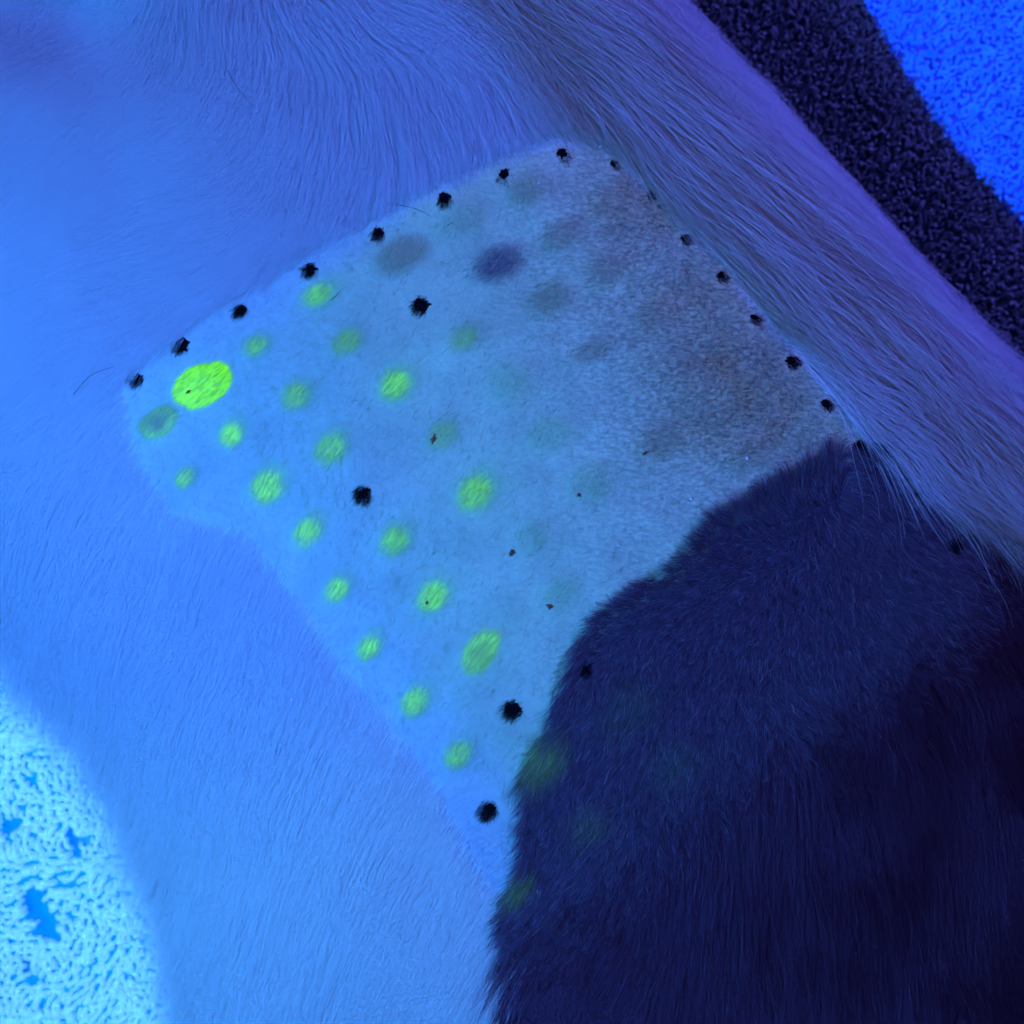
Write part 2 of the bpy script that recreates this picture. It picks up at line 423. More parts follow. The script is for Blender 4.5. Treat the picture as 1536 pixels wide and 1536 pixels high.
# pigment of the clipped skin: greyer and browner towards the spine
pig = np.zeros(fx.shape)
for (x, y, rx, ry, a) in [(1060, 470, 120, 170, .55), (950, 300, 90, 70, .55), (1170, 620, 120, 80, .55), (1000, 660, 70, 45, .25), (880, 420, 150, 120, .22), (1100, 560, 90, 90, .3)]:
    pig += .8 * a * np.exp(-(((fx - x) / rx) ** 2 + ((fy - y) / ry) ** 2))
pig = np.clip(pig * (0.55 + 0.9 * fbm(fx / 34, fy / 34, 21)), 0, 0.85)[:, None]
pale = np.array([0.45, 0.52, 0.31]); grey = np.array([0.34, 0.20, 0.055]); far = smooth(10, 110, clip)[:, None]
wht = np.array([0.38, 0.43, 0.43]) * (1 - far) + np.array([0.78, 0.79, 0.80]) * far  # brightened under long hair to offset shade; dimmer by the clip like shaded coat
pale = pale + (np.array([0.32, 0.38, 0.335]) - pale) * smooth(720, 330, fx - .35 * (fy - 600))[:, None]  # skin coloured darker towards the left to flatten the lamp's falloff
skin = pale * (1 - pig) + grey * pig
tan = smooth(-30, 60, -(fx * .74 - (fy * .67) - 330) * -1)      # towards the spine
col = wht * (1 - inclip[:, None]) + skin * inclip[:, None]
spb = fx * .742 - fy * .67
sp_ = (smooth(440, 560, spb) * (1 - smooth(690, 760, spb)) * smooth(-10, 20, clip))[:, None]
col = col * (1 - sp_) + np.array([0.60, 0.50, 0.40]) * sp_
kb = (1 - smooth(-26, -12, blk))[:, None]
dk = np.where(inclip[:, None] > 0.5, np.array([0.05, 0.07, 0.11]), np.array([0.02, 0.02, 0.024]))
col = col * (1 - kb) + dk * kb
dv = look(dye, fx, fy)[:, None] * (1 - 0.93 * kb)
dyec = dv * np.array([0.002, 0.075, 0.05]) * (top.ravel()[:, None])
body = mesh_obj('body', B.reshape(-1, 3) - DOG_OFF, Fq, M_skin, dog,
                attrs={'tint': col, 'dye': dyec, 'grain': 0.08 + 1.0 * pig[:, 0] + 0.42 * smooth(620, 1000, fx - .25 * (fy - 500))})

# ------------------------------------------------------------------ dog: coat
quads = B.reshape(-1, 3)[Fq]
cen = quads.mean(1)
e1 = quads[:, 2] - quads[:, 0]; e2 = quads[:, 3] - quads[:, 1]
areaq = 0.5 * np.linalg.norm(np.cross(e1, e2), axis=1)
cpx, cpy = to_px(cen)
in_reach = (cen[:, 2] > 0.03) & (cpx > -260) & (cpx < 1800) & (cpy > -260) & (cpy < 1800)
c_clip = look(CLIP, cpx, cpy); c_blk = look(BLACK, cpx, cpy)

def scatter(dens):
    lam = areaq * dens * in_reach
    n = rng.poisson(lam)
    f = np.repeat(np.arange(len(Fq)), n)
    a, b = rng.random(len(f))[:, None], rng.random(len(f))[:, None]
    q = quads[f]
    return (q[:, 0] * (1 - a) + q[:, 1] * a) * (1 - b) + (q[:, 3] * (1 - a) + q[:, 2] * a) * b

def dir3(p, jit=None, wave=0.0, seed=0):
    x, y = to_px(p)
    f = look(fl, x, y)
    d = np.stack([f[:, 0], -f[:, 1], np.zeros(len(f))], -1)
    ang = np.zeros(len(f))
    if jit is not None:
        ang = ang + jit
    if wave:
        ang = ang + wave * (fbm(x / 70, y / 70, 41 + seed, 2) - .5) * 2
    c, s = np.cos(ang), np.sin(ang)
    d = np.stack([d[:, 0] * c - d[:, 1] * s, d[:, 0] * s + d[:, 1] * c, d[:, 2]], -1)
    n = normal(p)
    # lay the horizontal direction down on the surface
    d = d - n * (d * n).sum(1, keepdims=True)
    return d / np.maximum(np.linalg.norm(d, axis=1, keepdims=True), 1e-6), n

def grow(root, length, steps, lift, jit, wave, bend=None):
    P = [root]
    p = root.copy()
    for k in range(steps):
        tt = (k + 1) / steps
        d, n = dir3(p, None if jit is None else jit + (0 if bend is None else bend * tt), wave)
        p = p + d * (length / steps)[:, None]
        p = project(p, lift * (1 - (1 - tt) ** 2))
        P.append(p.copy())
    return np.stack(P, 1)

def clumped(P, count, amount, seed):
    n = len(P)
    r = np.random.default_rng(seed)
    cidx = r.choice(n, size=min(count, n), replace=False)
    kd = kdtree.KDTree(len(cidx))
    roots = P[:, 0]
    for i, c in enumerate(cidx):
        kd.insert(roots[c], i)
    kd.balance()
    near = np.fromiter((kd.find(co)[1] for co in roots), dtype=np.int64, count=n)
    guide = P[cidx[near]]
    K = P.shape[1]
    tt = (np.linspace(0, 1, K) ** 1.3)[None, :, None]
    off = guide - guide[:, :1] + roots[near * 0 + np.arange(n)][:, None] * 0
    tgt = guide
    amt = np.asarray(amount).reshape(-1, 1, 1) if np.ndim(amount) else amount
    return P * (1 - amt * tt) + tgt * (amt * tt)

def hair_obj(name, P, r0, r1, tint, mat, parent, dyec=None):
    n, K = P.shape[:2]
    cu = bpy.data.hair_curves.new(name)
    cu.add_curves([K] * n)
    cu.position_data.foreach_set('vector', (P.reshape(-1, 3) - DOG_OFF).astype(np.float32).ravel())
    tt = np.linspace(0, 1, K)[None, :]
    rad = np.asarray(r0).reshape(-1, 1) * (1 - tt) + np.asarray(r1).reshape(-1, 1) * tt
    rad = np.broadcast_to(rad, (n, K))
    ra = cu.attributes.get('radius') or cu.attributes.new('radius', 'FLOAT', 'POINT')
    ra.data.foreach_set('value', rad.astype(np.float32).ravel())
    for an, arr in (('tint', tint), ('dye', dyec)):
        if arr is None:
            continue
        at = cu.attributes.new(an, 'FLOAT_COLOR', 'CURVE')
        at.data.foreach_set('color', np.concatenate([arr, np.ones((n, 1))], 1).astype(np.float32).ravel())
    cu.materials.append(mat)
    o = link(bpy.data.objects.new(name, cu), parent)
    o['kind'] = 'stuff'
    return o

def cut_at_clip(root, length, depth):
    # clipped hairs: none reaches more than `depth` into the clipped field
    d, n = dir3(root)
    ok = np.ones(len(root)); alive = np.ones(len(root), bool)
    for k in range(1, 9):
        q = root + d * (length * k / 8)[:, None]
        x, y = to_px(q)
        inside = look(CLIP, x, y) < -depth
        ok = np.where(alive & inside, (k - 1) / 8, ok)
        alive &= ~inside
    return length * np.maximum(ok, 0.10)

# long coat roots: everything outside the clipped field
dens_w = np.where((c_clip > -6), 3.2e6, 0) * np.where((cpx > -80) & (cpx < 1616) & (cpy > -80) & (cpy < 1616), 1, 0.35)
dens_w = dens_w * (1 + .15 * smooth(440, 560, cpx * .742 - cpy * .67) * (1 - smooth(680, 740, cpx * .742 - cpy * .67)))
R = scatter(dens_w)
x, y = to_px(R)
bl = look(BLACK, x, y) + bnoise(x, y) + rng.normal(0, 4, len(x))
cl = look(CLIP, x, y) + 14 * (fbm(x / 18, y / 18, 13) - .5)
lft = smooth(280, 90, .763 * (x - 205) - .647 * (y - 680)) * smooth(500, 640, y)
keep = cl > -np.clip(lft, 0, 1) * 130 * rng.random(len(x)) ** 1.3 - np.where(bl < 20, 140 * rng.random(len(x)) ** 1.4, 0)
R, x, y, bl, cl = R[keep], x[keep], y[keep], bl[keep], cl[keep]
isb = bl < 0
# ---- white coat
Wr, wx, wy, wcl = R[~isb], x[~isb], y[~isb], cl[~isb]
n = len(Wr)
spd = wx * .742 - wy * .67 + 34 * (fbm(wx / 90, wy / 90, 3) - .5)
spine = smooth(470, 590, spd)       # 1 on the fringe by the spine
L = (0.020 + 0.010 * rng.random(n)) * (0.75 + 0.5 * fbm(wx / 120, wy / 120, 77))
L *= 1 - 0.80 * (1 - smooth(-60, 170, wcl)) * (1 - spine) * smooth(400, 650, wy)
L = L * (1 + 0.5 * spine)
depth = np.where(spine > .5, np.where(wy > 630, 12, 7), np.where(wy > 520, 400, 4))
L = cut_at_clip(Wr, L, depth)
lift = (0.0015 + 0.0055 * rng.random(n) ** 1.3) * np.clip(L / 0.022, 0.15, 1) * (1 - 0.35 * spine)
P = grow(Wr, L, 6, lift, rng.normal(0, 0.10, n), 0.20, rng.normal(0, .13, n))
d0, n0 = dir3(Wr)
s0, t0 = split(Wr); tc0, w0, h0 = section(s0)
uu = (t0 - tc0) / w0
away = smooth(-.80, -.97, uu) * (.5 + .5 * rng.random(n)) + smooth(.85, 1.0, uu) * .5 * rng.random(n)
d0 = d0 * np.where(uu > 0, .4, 1)[:, None] + d0 * np.where(uu > 0, .6, 0)[:, None]
side = np.where(uu > 0, .22, 1.0)[:, None] * np.stack([LT[0] * np.sign(uu), LT[1] * np.sign(uu), np.full(n, -.15)], -1)
d0 = d0 * .8 + side * (.12 + 1.7 * rng.random(n) ** 4)[:, None] + n0 * (.10 * rng.random(n))[:, None]
St = Wr[:, None] + d0[:, None] * (np.linspace(0, 1, P.shape[1])[None, :, None] * L[:, None, None] * .8)
St[..., 2] -= (np.linspace(0, 1, P.shape[1])[None] ** 2) * L[:, None] * .25
P = P * (1 - away[:, None, None]) + St * away[:, None, None]
P = clumped(P, 6500, 0.10 * rng.random(n) ** 0.5 * (1 + .6 * spine), 5)
tint = np.array([0.80, 0.80, 0.82])[None] * (0.90 + 0.12 * rng.random(n))[:, None]
band = smooth(430, 560, spd) * (1 - smooth(655, 735, spd))
low_pale = smooth(900, 1250, wy)[:, None]  # white hair tinted paler towards the lower part of the flank
tint = tint * (1 + low_pale * np.array([.15, .13, -.02]))
dull = band * (rng.random(n) < 0.88)
tn = np.array([0.58, 0.47, 0.30])[None] * (0.85 + .3 * rng.random(n))[:, None]
tint = tint * (1 - dull[:, None]) + tn * dull[:, None]
hair_obj('white_coat', P, 0.000042 + 0.00002 * rng.random(n), np.full(n, 0.000012), tint, M_white, dog)
print('white', n)
# ---- long bright guard hairs along the spine and over the shoulder
gd = np.where((c_clip > 0) & (c_blk > 0), 1.0, 0) * smooth(430, 600, cpx * .742 - cpy * .67) * (0.10e6 + 0.5e6 * smooth(.5, .75, fbm(cpx / 30, cpy / 30, 91)))
gd = gd + np.where(c_clip > -4, 2.2e6, 0) * np.exp(-(((cpx - 1245) * .69 + (cpy - 590) * .72) / 90) ** 2 - (((cpx - 1245) * .72 - (cpy - 590) * .69 - 6) / 17) ** 2)
gr_ = scatter(gd)
n = len(gr_)
hx, hy = to_px(gr_)
L = (0.030 + 0.028 * rng.random(n))
L = cut_at_clip(gr_, L, np.where(hy > 630, 30, 3) + 0.0)
lift = (0.003 + 0.0050 * rng.random(n)) * np.clip(L / 0.03, .1, 1)
P = grow(gr_, L, 8, lift, rng.normal(0, 0.13, n), 0.30, rng.normal(0, .22, n))
P = clumped(P, 1500, 0.30 * rng.random(n), 8)
hair_obj('guard_hair', P, 0.000055 + 0.00004 * rng.random(n), np.full(n, 0.000014), np.tile(np.array([[.78, .76, .74]]), (n, 1)), M_guard, dog)
print('guard', n)
# ---- black coat
Br, kx, ky, kcl = R[isb], x[isb], y[isb], cl[isb]
sel = rng.random(len(Br)) < 0.62
Br, kx, ky, kcl = Br[sel], kx[sel], ky[sel], kcl[sel]
n = len(Br)
L = (0.010 + 0.018 * rng.random(n)) * (0.16 + 0.84 * smooth(-130, 170, kcl + 50 * (fbm(kx / 40, ky / 40, 29) - .5)))
lift = (0.001 + 0.004 * rng.random(n)) * np.clip(L / 0.02, 0.15, 1)
P = grow(Br, L, 6, lift, rng.normal(0, 0.12, n), 0.25, rng.normal(0, .18, n))
P = clumped(P, 2200, 0.5 * rng.random(n) ** 0.5, 6)
g = rng.random(n)[:, None]
tint = np.array([0.075, 0.014, 0.024])[None] * (0.3 + g) + np.array([0.10, 0.08, 0.10])[None] * (g > 0.985)
hair_obj('black_coat', P, np.full(n, 0.00005), np.full(n, 0.000015), tint, M_black, dog)
print('black', n)

# ---- clipped stubble
dens_s = np.where(c_clip < np.where(c_blk < 0, 110, 25), np.where(c_blk < 12, 7.0e6, 0.40e6), 0)
pgq = sum(np.exp(-(((cpx - a) / rx) ** 2 + ((cpy - b) / ry) ** 2)) for a, b, rx, ry in [(1060, 470, 130, 170), (950, 300, 90, 70), (1170, 620, 120, 80)])
dens_s = dens_s + np.where((c_clip < 10) & (c_blk > 0), 2.0e6 * np.clip(pgq, 0, 1), 0)
for wl in WHEALS:
    wr_ = wheal_r(cpx, cpy, wl)
    dens_s = np.where((wr_ < 1.2) & (c_blk > 12), 0.4e6 + (2.6e6 if wl[5] > .2 or wl[6] == 'dark' else .8e6) * np.exp(-(wr_ / .75) ** 4), dens_s)
for a, b, r in INK:
    dens_s = np.maximum(dens_s, np.where(np.hypot(cpx - a, cpy - b) < r * 1.8, 14e6, 0))
R = scatter(dens_s)
x, y = to_px(R)
cl = look(CLIP, x, y) + 40 * (fbm(x / 30, y / 30, 3) - .5)
bl = look(BLACK, x, y) + bnoise(x, y) + rng.normal(0, 2.5, len(x))
k = cl < np.where(bl < 0, 14 + 90 * rng.random(len(x)) ** 2, 14)
R, x, y, bl = R[k], x[k], y[k], bl[k]
n = len(R)
isb = bl < 0
L = np.where(isb, 0.0026 + 0.0024 * rng.random(n), 0.0014 + 0.0012 * rng.random(n))
lift = L * np.where(isb, 0.45, 0.16) * (0.6 + .8 * rng.random(n))
P = grow(R, L, 3, lift, rng.normal(0, 0.38, n), 0.3)
near_edge = isb & (bl > -16)
P[near_edge] = P[near_edge][:, :1] + (P[near_edge] - P[near_edge][:, :1]) * 1.7
P[isb] = clumped(P[isb], 7000, .55, 12)
tint = np.where(isb[:, None], np.array([0.15, 0.085, 0.135]), np.array([0.41, 0.49, 0.31])) * np.where(isb, .45 + 1.1 * rng.random(n), .8 + .3 * rng.random(n))[:, None]
lf = (smooth(-20 - 140 * np.maximum(smooth(650, 300, x), smooth(260, 60, .763 * (x - 205) - .647 * (y - 680))), 20, look(CLIP, x, y)) * ~isb)[:, None]
tint = tint * (1 - lf) + np.array([.44, .48, .54]) * lf
lt_ = isb & (rng.random(n) < .08)
tint[lt_] = np.array([0.27, 0.29, 0.33]) * (.5 + rng.random(lt_.sum()))[:, None]
pg = np.zeros(n)
for (a, b, rx, ry, am) in [(1060, 470, 120, 170, .55), (950, 300, 90, 70, .55), (1170, 620, 120, 80, .55)]:
    pg += am * np.exp(-(((x - a) / rx) ** 2 + ((y - b) / ry) ** 2))
dkh = (~isb) & (rng.random(n) < pg * .30)
tint[dkh] = np.array([0.12, 0.09, 0.07])
dy = np.zeros((n, 3))
for wl in WHEALS:
    r = wheal_r(x, y, wl)
    m = r < 1.6
    if not m.any():
        continue
    f = np.exp(-(r[m] ** 3)) * wl[5] * rng.random(m.sum())
    f = f * np.where(isb[m], 0.65, 1.0)
    tint[m] *= 1 - np.clip(np.exp(-(r[m] ** 3)) * wl[5] * 1.4, 0, 1)[:, None] * np.array([.1, .05, .45])
    dy[m] += f[:, None] * (np.array([0.01, 0.20, 0.19]) if wl[6] == 'teal' else np.array([0.06, 0.42, 0.05]))
    if wl[6] in ('dark', 'grey', 'moss', 'olive'):
        q = (rng.random(m.sum()) < np.exp(-(r[m] ** 3)) * (.75 if wl[6] == 'dark' else .4))
        ii = np.where(m)[0][q]
        tint[ii] = tint[ii] * .3
        if wl[6] == 'dark':
            tint[ii] = np.array([0.05, 0.045, 0.06])
for (a, b, r0) in INK:
    d = np.hypot(x - a, y - b)
    inked = rng.random(n) < np.clip((1.22 - d / r0) / .50, 0, 1) ** 1.8
    tint[inked] = np.array([0.004, 0.004, 0.008]); dy[inked] = 0
bare = np.zeros(n, bool)
for (a, b, r0) in INK:
    bare |= (np.hypot(x - a, y - b) < r0 * 2.0) & (tint[:, 1] > 0.02) & ~isb
P, tint, dy, isb = P[~bare], tint[~bare], dy[~bare], isb[~bare]
n = len(P)
hair_obj('clipped_stubble', P, np.where(isb, 0.00006, 0.000038), np.full(n, 0.000022), tint, M_stub, dog, dy)
print('stubble', n)

# ------------------------------------------------------------------ dog: wheals, ink dots, scabs, stray hairs
KIND = {'bright': ((.25, .48, .0), (.10, .62, .02)), 'green': ((.36, .52, .08), (.085, .62, .06)), 'hollow': ((.26, .32, .12), (.055, .46, .09)),
        'rim': ((.32, .48, .10), (.07, .46, .07)), 'teal': ((.34, .48, .20), (.01, .55, .30)), 'olive': ((.42, .36, .18), (0, .01, 0)),
        'dark': ((.16, .11, .13), (0, 0, 0)), 'moss': ((.34, .36, .15), (0, .01, 0)), 'grey': ((.36, .27, .12), (0, 0, 0))}
COVER = {'bright': .97, 'green': .80, 'hollow': .90, 'rim': .90, 'teal': .18, 'olive': .62, 'dark': .60, 'moss': .40, 'grey': .28}
RN, AN = 18, 44
for wl in WHEALS:
    x0, y0, a, b, tilt, fluo, kind = wl
    c, s_ = math.cos(math.radians(tilt)), math.sin(math.radians(tilt))
    rr = np.concatenate([[0], np.linspace(0.06, 1.42, RN)])
    aa = np.arange(AN) / AN * 2 * math.pi
    ph = random.random() * 100
    wob = 1 + 0.16 * (vnoise(ph + 1.3 * np.cos(aa), ph + 1.3 * np.sin(aa), 4) - .5) + .10 * (vnoise(ph + 4 * np.cos(aa), ph + 4 * np.sin(aa), 6) - .5)
    rg = np.concatenate([[0], np.repeat(rr[1:], AN)]); ag = np.concatenate([[0], np.tile(aa, RN)]); wg = np.concatenate([[1], np.tile(wob, RN)])
    lx, ly = rg * wg * a * np.cos(ag), rg * wg * b * np.sin(ag)
    px, py = x0 + lx * c + ly * s_, y0 - lx * s_ + ly * c
    pt = on_body(px, py, np.full(px.shape, 0.00028))
    F = [(0, 1 + k, 1 + (k + 1) % AN) for k in range(AN)]
    for i in range(RN - 1):
        for k in range(AN):
            F.append((1 + i * AN + k, 1 + (i + 1) * AN + k, 1 + (i + 1) * AN + (k + 1) % AN, 1 + i * AN + (k + 1) % AN))
    edge = {'bright': (.90, 1.12), 'rim': (.55, 1.12), 'hollow': (.70, 1.25)}.get(kind, (.30, 1.40))
    cov = 1 - smooth(edge[0], edge[1], rg)
    if kind == 'green':
        cov = cov ** (1.2 - .4 * fluo) * (0.25 + 0.85 * min(1, fluo + .15)) * (.65 + .6 * fbm(px / 14, py / 14, 23))
    cov = cov * COVER[kind]
    base, glow = KIND[kind]
    rc = np.hypot(rg * wg * np.cos(ag) + .28, rg * wg * np.sin(ag))
    halo = smooth(.45, 1.15, rc)[:, None] if kind == 'green' else np.zeros((len(rg), 1))
    cov = cov * (1 - .22 * halo[:, 0])
    glow = np.array(glow)[None] * (1 - halo) + np.array([.018, .34, .20])[None] * halo
    base = np.array(base)[None] * (1 - halo) + np.array([.38, .50, .34])[None] * halo
    g = np.full(rg.shape, {'bright': 1.0, 'hollow': .75, 'rim': .75}.get(kind, max(fluo, .0) * (1.15 if kind == 'green' else 1.6)))
    if kind == 'hollow':
        g = g * smooth(.15, .95, rg) * (0.45 + 0.55 * smooth(-.3, .8, np.sin(ag)))
    if kind == 'rim':
        g = g * (0.45 + 0.55 * smooth(.35, .95, np.hypot(rg * np.cos(ag) + .2, rg * np.sin(ag) * 1.0 - .15)))
    if kind == 'green':
        g = g * (0.78 + 0.30 * (1 - smooth(.1, 1.0, rc)))
    on_black = 1 - smooth(-16, 10, look(BLACK, px, py) + bnoise(px, py))
    g = g * (1 - .5 * on_black); cov = cov * (1 - .4 * on_black)
    bc = (base if base.ndim == 2 else base[None]) * (1 - on_black[:, None]) + np.array([.03, .05, .03])[None] * on_black[:, None]
    f0 = fl[int((y0 - G0) / GS), int((x0 - G0) / GS)]
    al_, ac_ = (px - x0) * f0[0] + (py - y0) * f0[1], -(px - x0) * f0[1] + (py - y0) * f0[0]
    along = np.stack([al_ / 30 + ph, ac_ / 30, np.zeros_like(al_)], -1)
    cen_ = pt[0]
    o = mesh_obj('wheal', pt - cen_, F, M_wheal, dog,
                 attrs={'tint': bc, 'dye': glow * g[:, None], 'cover': cov, 'along': along})
    o.location = cen_ - DOG_OFF
    if kind == 'bright':
        o['label'] = 'largest and brightest green fluorescing wheal'
    elif kind == 'hollow':
        o['label'] = 'dull grey-green wheal with a greenish rim'
    elif kind == 'dark':
        o['label'] = 'dark slate wheal that does not fluoresce'
    elif kind == 'olive':
        o['label'] = 'olive grey wheal below the dot line'

def blot(name, x0, y0, r, mat, rag=0.45, height=0.00025, lump=0.0, seed=0, squash=1.0, tilt=0.0):
    n1 = 30
    aa = np.arange(n1) / n1 * 2 * math.pi
    rg_ = np.random.default_rng(seed)
    sp = 1 + rag * (rg_.random(n1) - .5) * 2 * (rg_.random(n1) < .7) + .25 * (vnoise(2 * np.cos(aa) + seed, 2 * np.sin(aa), 3) - .5)
    rings = [0.35, 0.65, 0.85, 1.0]
    X, Y, O = [0.0], [0.0], [height + lump]
    c, s_ = math.cos(tilt), math.sin(tilt)
    for q in rings:
        e = 1 + (sp - 1) * q ** 3
        lx, ly = r * q * e * np.cos(aa), r * q * e * np.sin(aa) * squash
        X += list(lx * c + ly * s_); Y += list(-lx * s_ + ly * c)
        O += list(np.full(n1, (height + lump * (1 - q * q)) if q < 1 else 0.00005) + lump * .3 * rg_.random(n1) * (q < 1))
    pt = on_body(x0 + np.array(X), y0 + np.array(Y), np.array(O))
    F = [(0, 1 + k, 1 + (k + 1) % n1) for k in range(n1)]
    for i in range(3):
        for k in range(n1):
            F.append((1 + i * n1 + k, 1 + (i + 1) * n1 + k, 1 + (i + 1) * n1 + (k + 1) % n1, 1 + i * n1 + (k + 1) % n1))
    o = mesh_obj(name, pt - pt[0], F, mat, dog)
    o.location = pt[0] - DOG_OFF
    return o
for i, (a, b, r) in enumerate(INK):
    blot('ink_dot', a, b, r * random.uniform(.62, .84), M_ink, 0.42, 0.00045, seed=100 + i, squash=random.uniform(.66, 1.0), tilt=random.uniform(-.3, 1.5))
for i, (a, b, r, sq, tl) in enumerate([(650, 659, 7, .55, 1.1), (768, 829, 6, .8, .6), (824, 910, 5, .9, 0), (640, 904, 4.5, .6, 1.0), (283, 588, 5.5, .5, .7), (967, 680, 6, .4, .5), (868, 742, 3.5, 1, 0)]):
    blot('scab', a, b, r * .85, M_scab, 0.75, 0.0004, 0.0004, seed=300 + i, squash=sq, tilt=tl)
for i, (a, b, r) in enumerate([(1036, 749, 4), (1120, 688, 4.5), (808, 275, 2.5), (900, 221, 3), (928, 818, 3), (811, 563, 2.2), (828, 617, 2.2), (921, 1101, 2.6), (771, 432, 2)]):
    blot('skin_flake', a, b, r * .6, M_flake, 0.6, 0.0007, 0.0002, seed=400 + i, squash=.6, tilt=random.uniform(0, 3))

def strand(name, pts, rad, off, mat):
    pts = np.array(pts, float)
    tt = np.linspace(0, len(pts) - 1, 16)
    px = np.interp(tt, range(len(pts)), pts[:, 0]); py = np.interp(tt, range(len(pts)), pts[:, 1])
    px = np.convolve(np.pad(px, 2, 'edge'), np.ones(5) / 5, 'valid'); py = np.convolve(np.pad(py, 2, 'edge'), np.ones(5) / 5, 'valid')
    c = on_body(px, py, np.full(16, off) + .0012 * np.sin(np.linspace(0, 3.1, 16)))
    d = np.gradient(c, axis=0); d /= np.linalg.norm(d, axis=1, keepdims=True)
    up = np.array([0, 0, 1.0]); s1 = np.cross(d, up); s1 /= np.linalg.norm(s1, axis=1, keepdims=True); s2 = np.cross(s1, d)
    r = rad * np.sqrt(np.linspace(1, .08, 16))
    V = np.concatenate([c[:, None] + r[:, None, None] * (math.cos(k * 1.2566) * s1 + math.sin(k * 1.2566) * s2)[:, None] for k in range(5)], 1).reshape(-1, 3)
    F = [(i * 5 + k, i * 5 + (k + 1) % 5, i * 5 + 5 + (k + 1) % 5, i * 5 + 5 + k) for i in range(15) for k in range(5)]
    F += [(4, 3, 2, 1, 0), (75, 76, 77, 78, 79)]
    return mesh_obj(name, V - DOG_OFF, F, mat, dog)
for pts, off in [([(346, 115), (358, 140), (374, 160), (388, 174)], .0085), ([(597, 314), (625, 322), (650, 334)], .006), ([(708, 215), (709, 232), (705, 255)], .004),
                 ([(193, 575), (202, 560), (212, 552)], .003), ([(120, 592), (150, 560), (185, 548)], .006), ([(670, 342), (676, 338), (680, 336)], .002),
                 ([(497, 452), (508, 444), (514, 434)], .002), ([(245, 1374), (225, 1380), (200, 1388)], .010)]:
    strand('stray_hair', pts, 0.00011, off, M_strayhair)

# ------------------------------------------------------------------ fabrics
def worm(rng_, length, rad, height, rings=7, seg=7, curl=0.5):
    tt = np.linspace(0, 1, rings)
    ang = curl * (rng_.random() - .5) * 2
    px = (tt - .5) * length
    py = length * .28 * ang * np.sin(tt * math.pi)
    pz = height * np.sin(tt * math.pi) ** .7 - rad * .6
    c = np.stack([px, py, pz], -1)
    d = np.gradient(c, axis=0); d /= np.linalg.norm(d, axis=1, keepdims=True)
    s1 = np.cross(d, np.array([0.05, 1, 0.1])); s1 /= np.linalg.norm(s1, axis=1, keepdims=True); s2 = np.cross(d, s1)
    rr = rad * (0.82 + .18 * np.sin(tt * math.pi)) * (1 + .2 * (rng_.random(rings) - .5))
    V = np.stack([c + rr[:, None] * (math.cos(k * 2 * math.pi / seg) * s1 + math.sin(k * 2 * math.pi / seg) * s2) for k in range(seg)], 1).reshape(-1, 3)
    F = [(i * seg + k, i * seg + (k + 1) % seg, (i + 1) * seg + (k + 1) % seg, (i + 1) * seg + k) for i in range(rings - 1) for k in range(seg)]
    return V, np.array(F)
def tuft(rng_, length, rad, rings=4, seg=5):
    lean = (rng_.random(2) - .5) * length * .9
    tt = np.linspace(0, 1, rings)
    c = np.stack([lean[0] * tt ** 1.5, lean[1] * tt ** 1.5, length * tt], -1)
    rr = rad * np.array([.8, 1, .9, .35])
    V = np.stack([c + rr[:, None] * np.array([math.cos(k * 2 * math.pi / seg), math.sin(k * 2 * math.pi / seg), 0]) for k in range(seg)], 1).reshape(-1, 3)
    F = [(i * seg + k, i * seg + (k + 1) % seg, (i + 1) * seg + (k + 1) % seg, (i + 1) * seg + k) for i in range(rings - 1) for k in range(seg)]
    return V, np.array(F)
def pile(name, protos, pos, ang, scale, mat, parent, org):
    VV, FF, base = [], [], 0
    which = rng.integers(0, len(protos), len(pos))
    for k, (v, f) in enumerate(protos):
        m = which == k
        if not m.any():
            continue
        c, s = np.cos(ang[m])[:, None], np.sin(ang[m])[:, None]
        sv = scale[m][:, None]
        xx = (v[None, :, 0] * c - v[None, :, 1] * s) * sv + pos[m][:, None, 0]
        yy = (v[None, :, 0] * s + v[None, :, 1] * c) * sv + pos[m][:, None, 1]
        zz = v[None, :, 2] * sv + pos[m][:, None, 2]
        VV.append(np.stack([xx, yy, zz], -1).reshape(-1, 3))
        FF.append((f[None] + base + np.arange(m.sum())[:, None, None] * len(v)).reshape(-1, f.shape[1]))
        base += m.sum() * len(v)
    o = mesh_obj(name, np.concatenate(VV) - org, np.concatenate(FF), mat, parent)
    o['kind'] = 'stuff'
    return o
def sheet(name, inside, zf, step, thick, mat, parent, org, box):
    xs = np.arange(box[0], box[1], step); ys = np.arange(box[2], box[3], step)
    X, Y = np.meshgrid(xs, ys, indexing='ij')
    ok = inside(X, Y)
    Z = zf(X, Y)
    n0, n1 = X.shape
    idt = np.arange(n0 * n1).reshape(n0, n1)
    q = ok[:-1, :-1] & ok[1:, :-1] & ok[1:, 1:] & ok[:-1, 1:]
    F = np.stack([idt[:-1, :-1][q], idt[1:, :-1][q], idt[1:, 1:][q], idt[:-1, 1:][q]], -1)
    V = np.stack([X, Y, Z], -1).reshape(-1, 3)
    used = np.unique(F); mp = np.full(len(V), -1); mp[used] = np.arange(len(used))
    V = V[used]; F = mp[F]
    o = mesh_obj(name, V - org, F, mat, parent)
    md = o.modifiers.new('thickness', 'SOLIDIFY'); md.thickness = thick; md.offset = -1
    return o

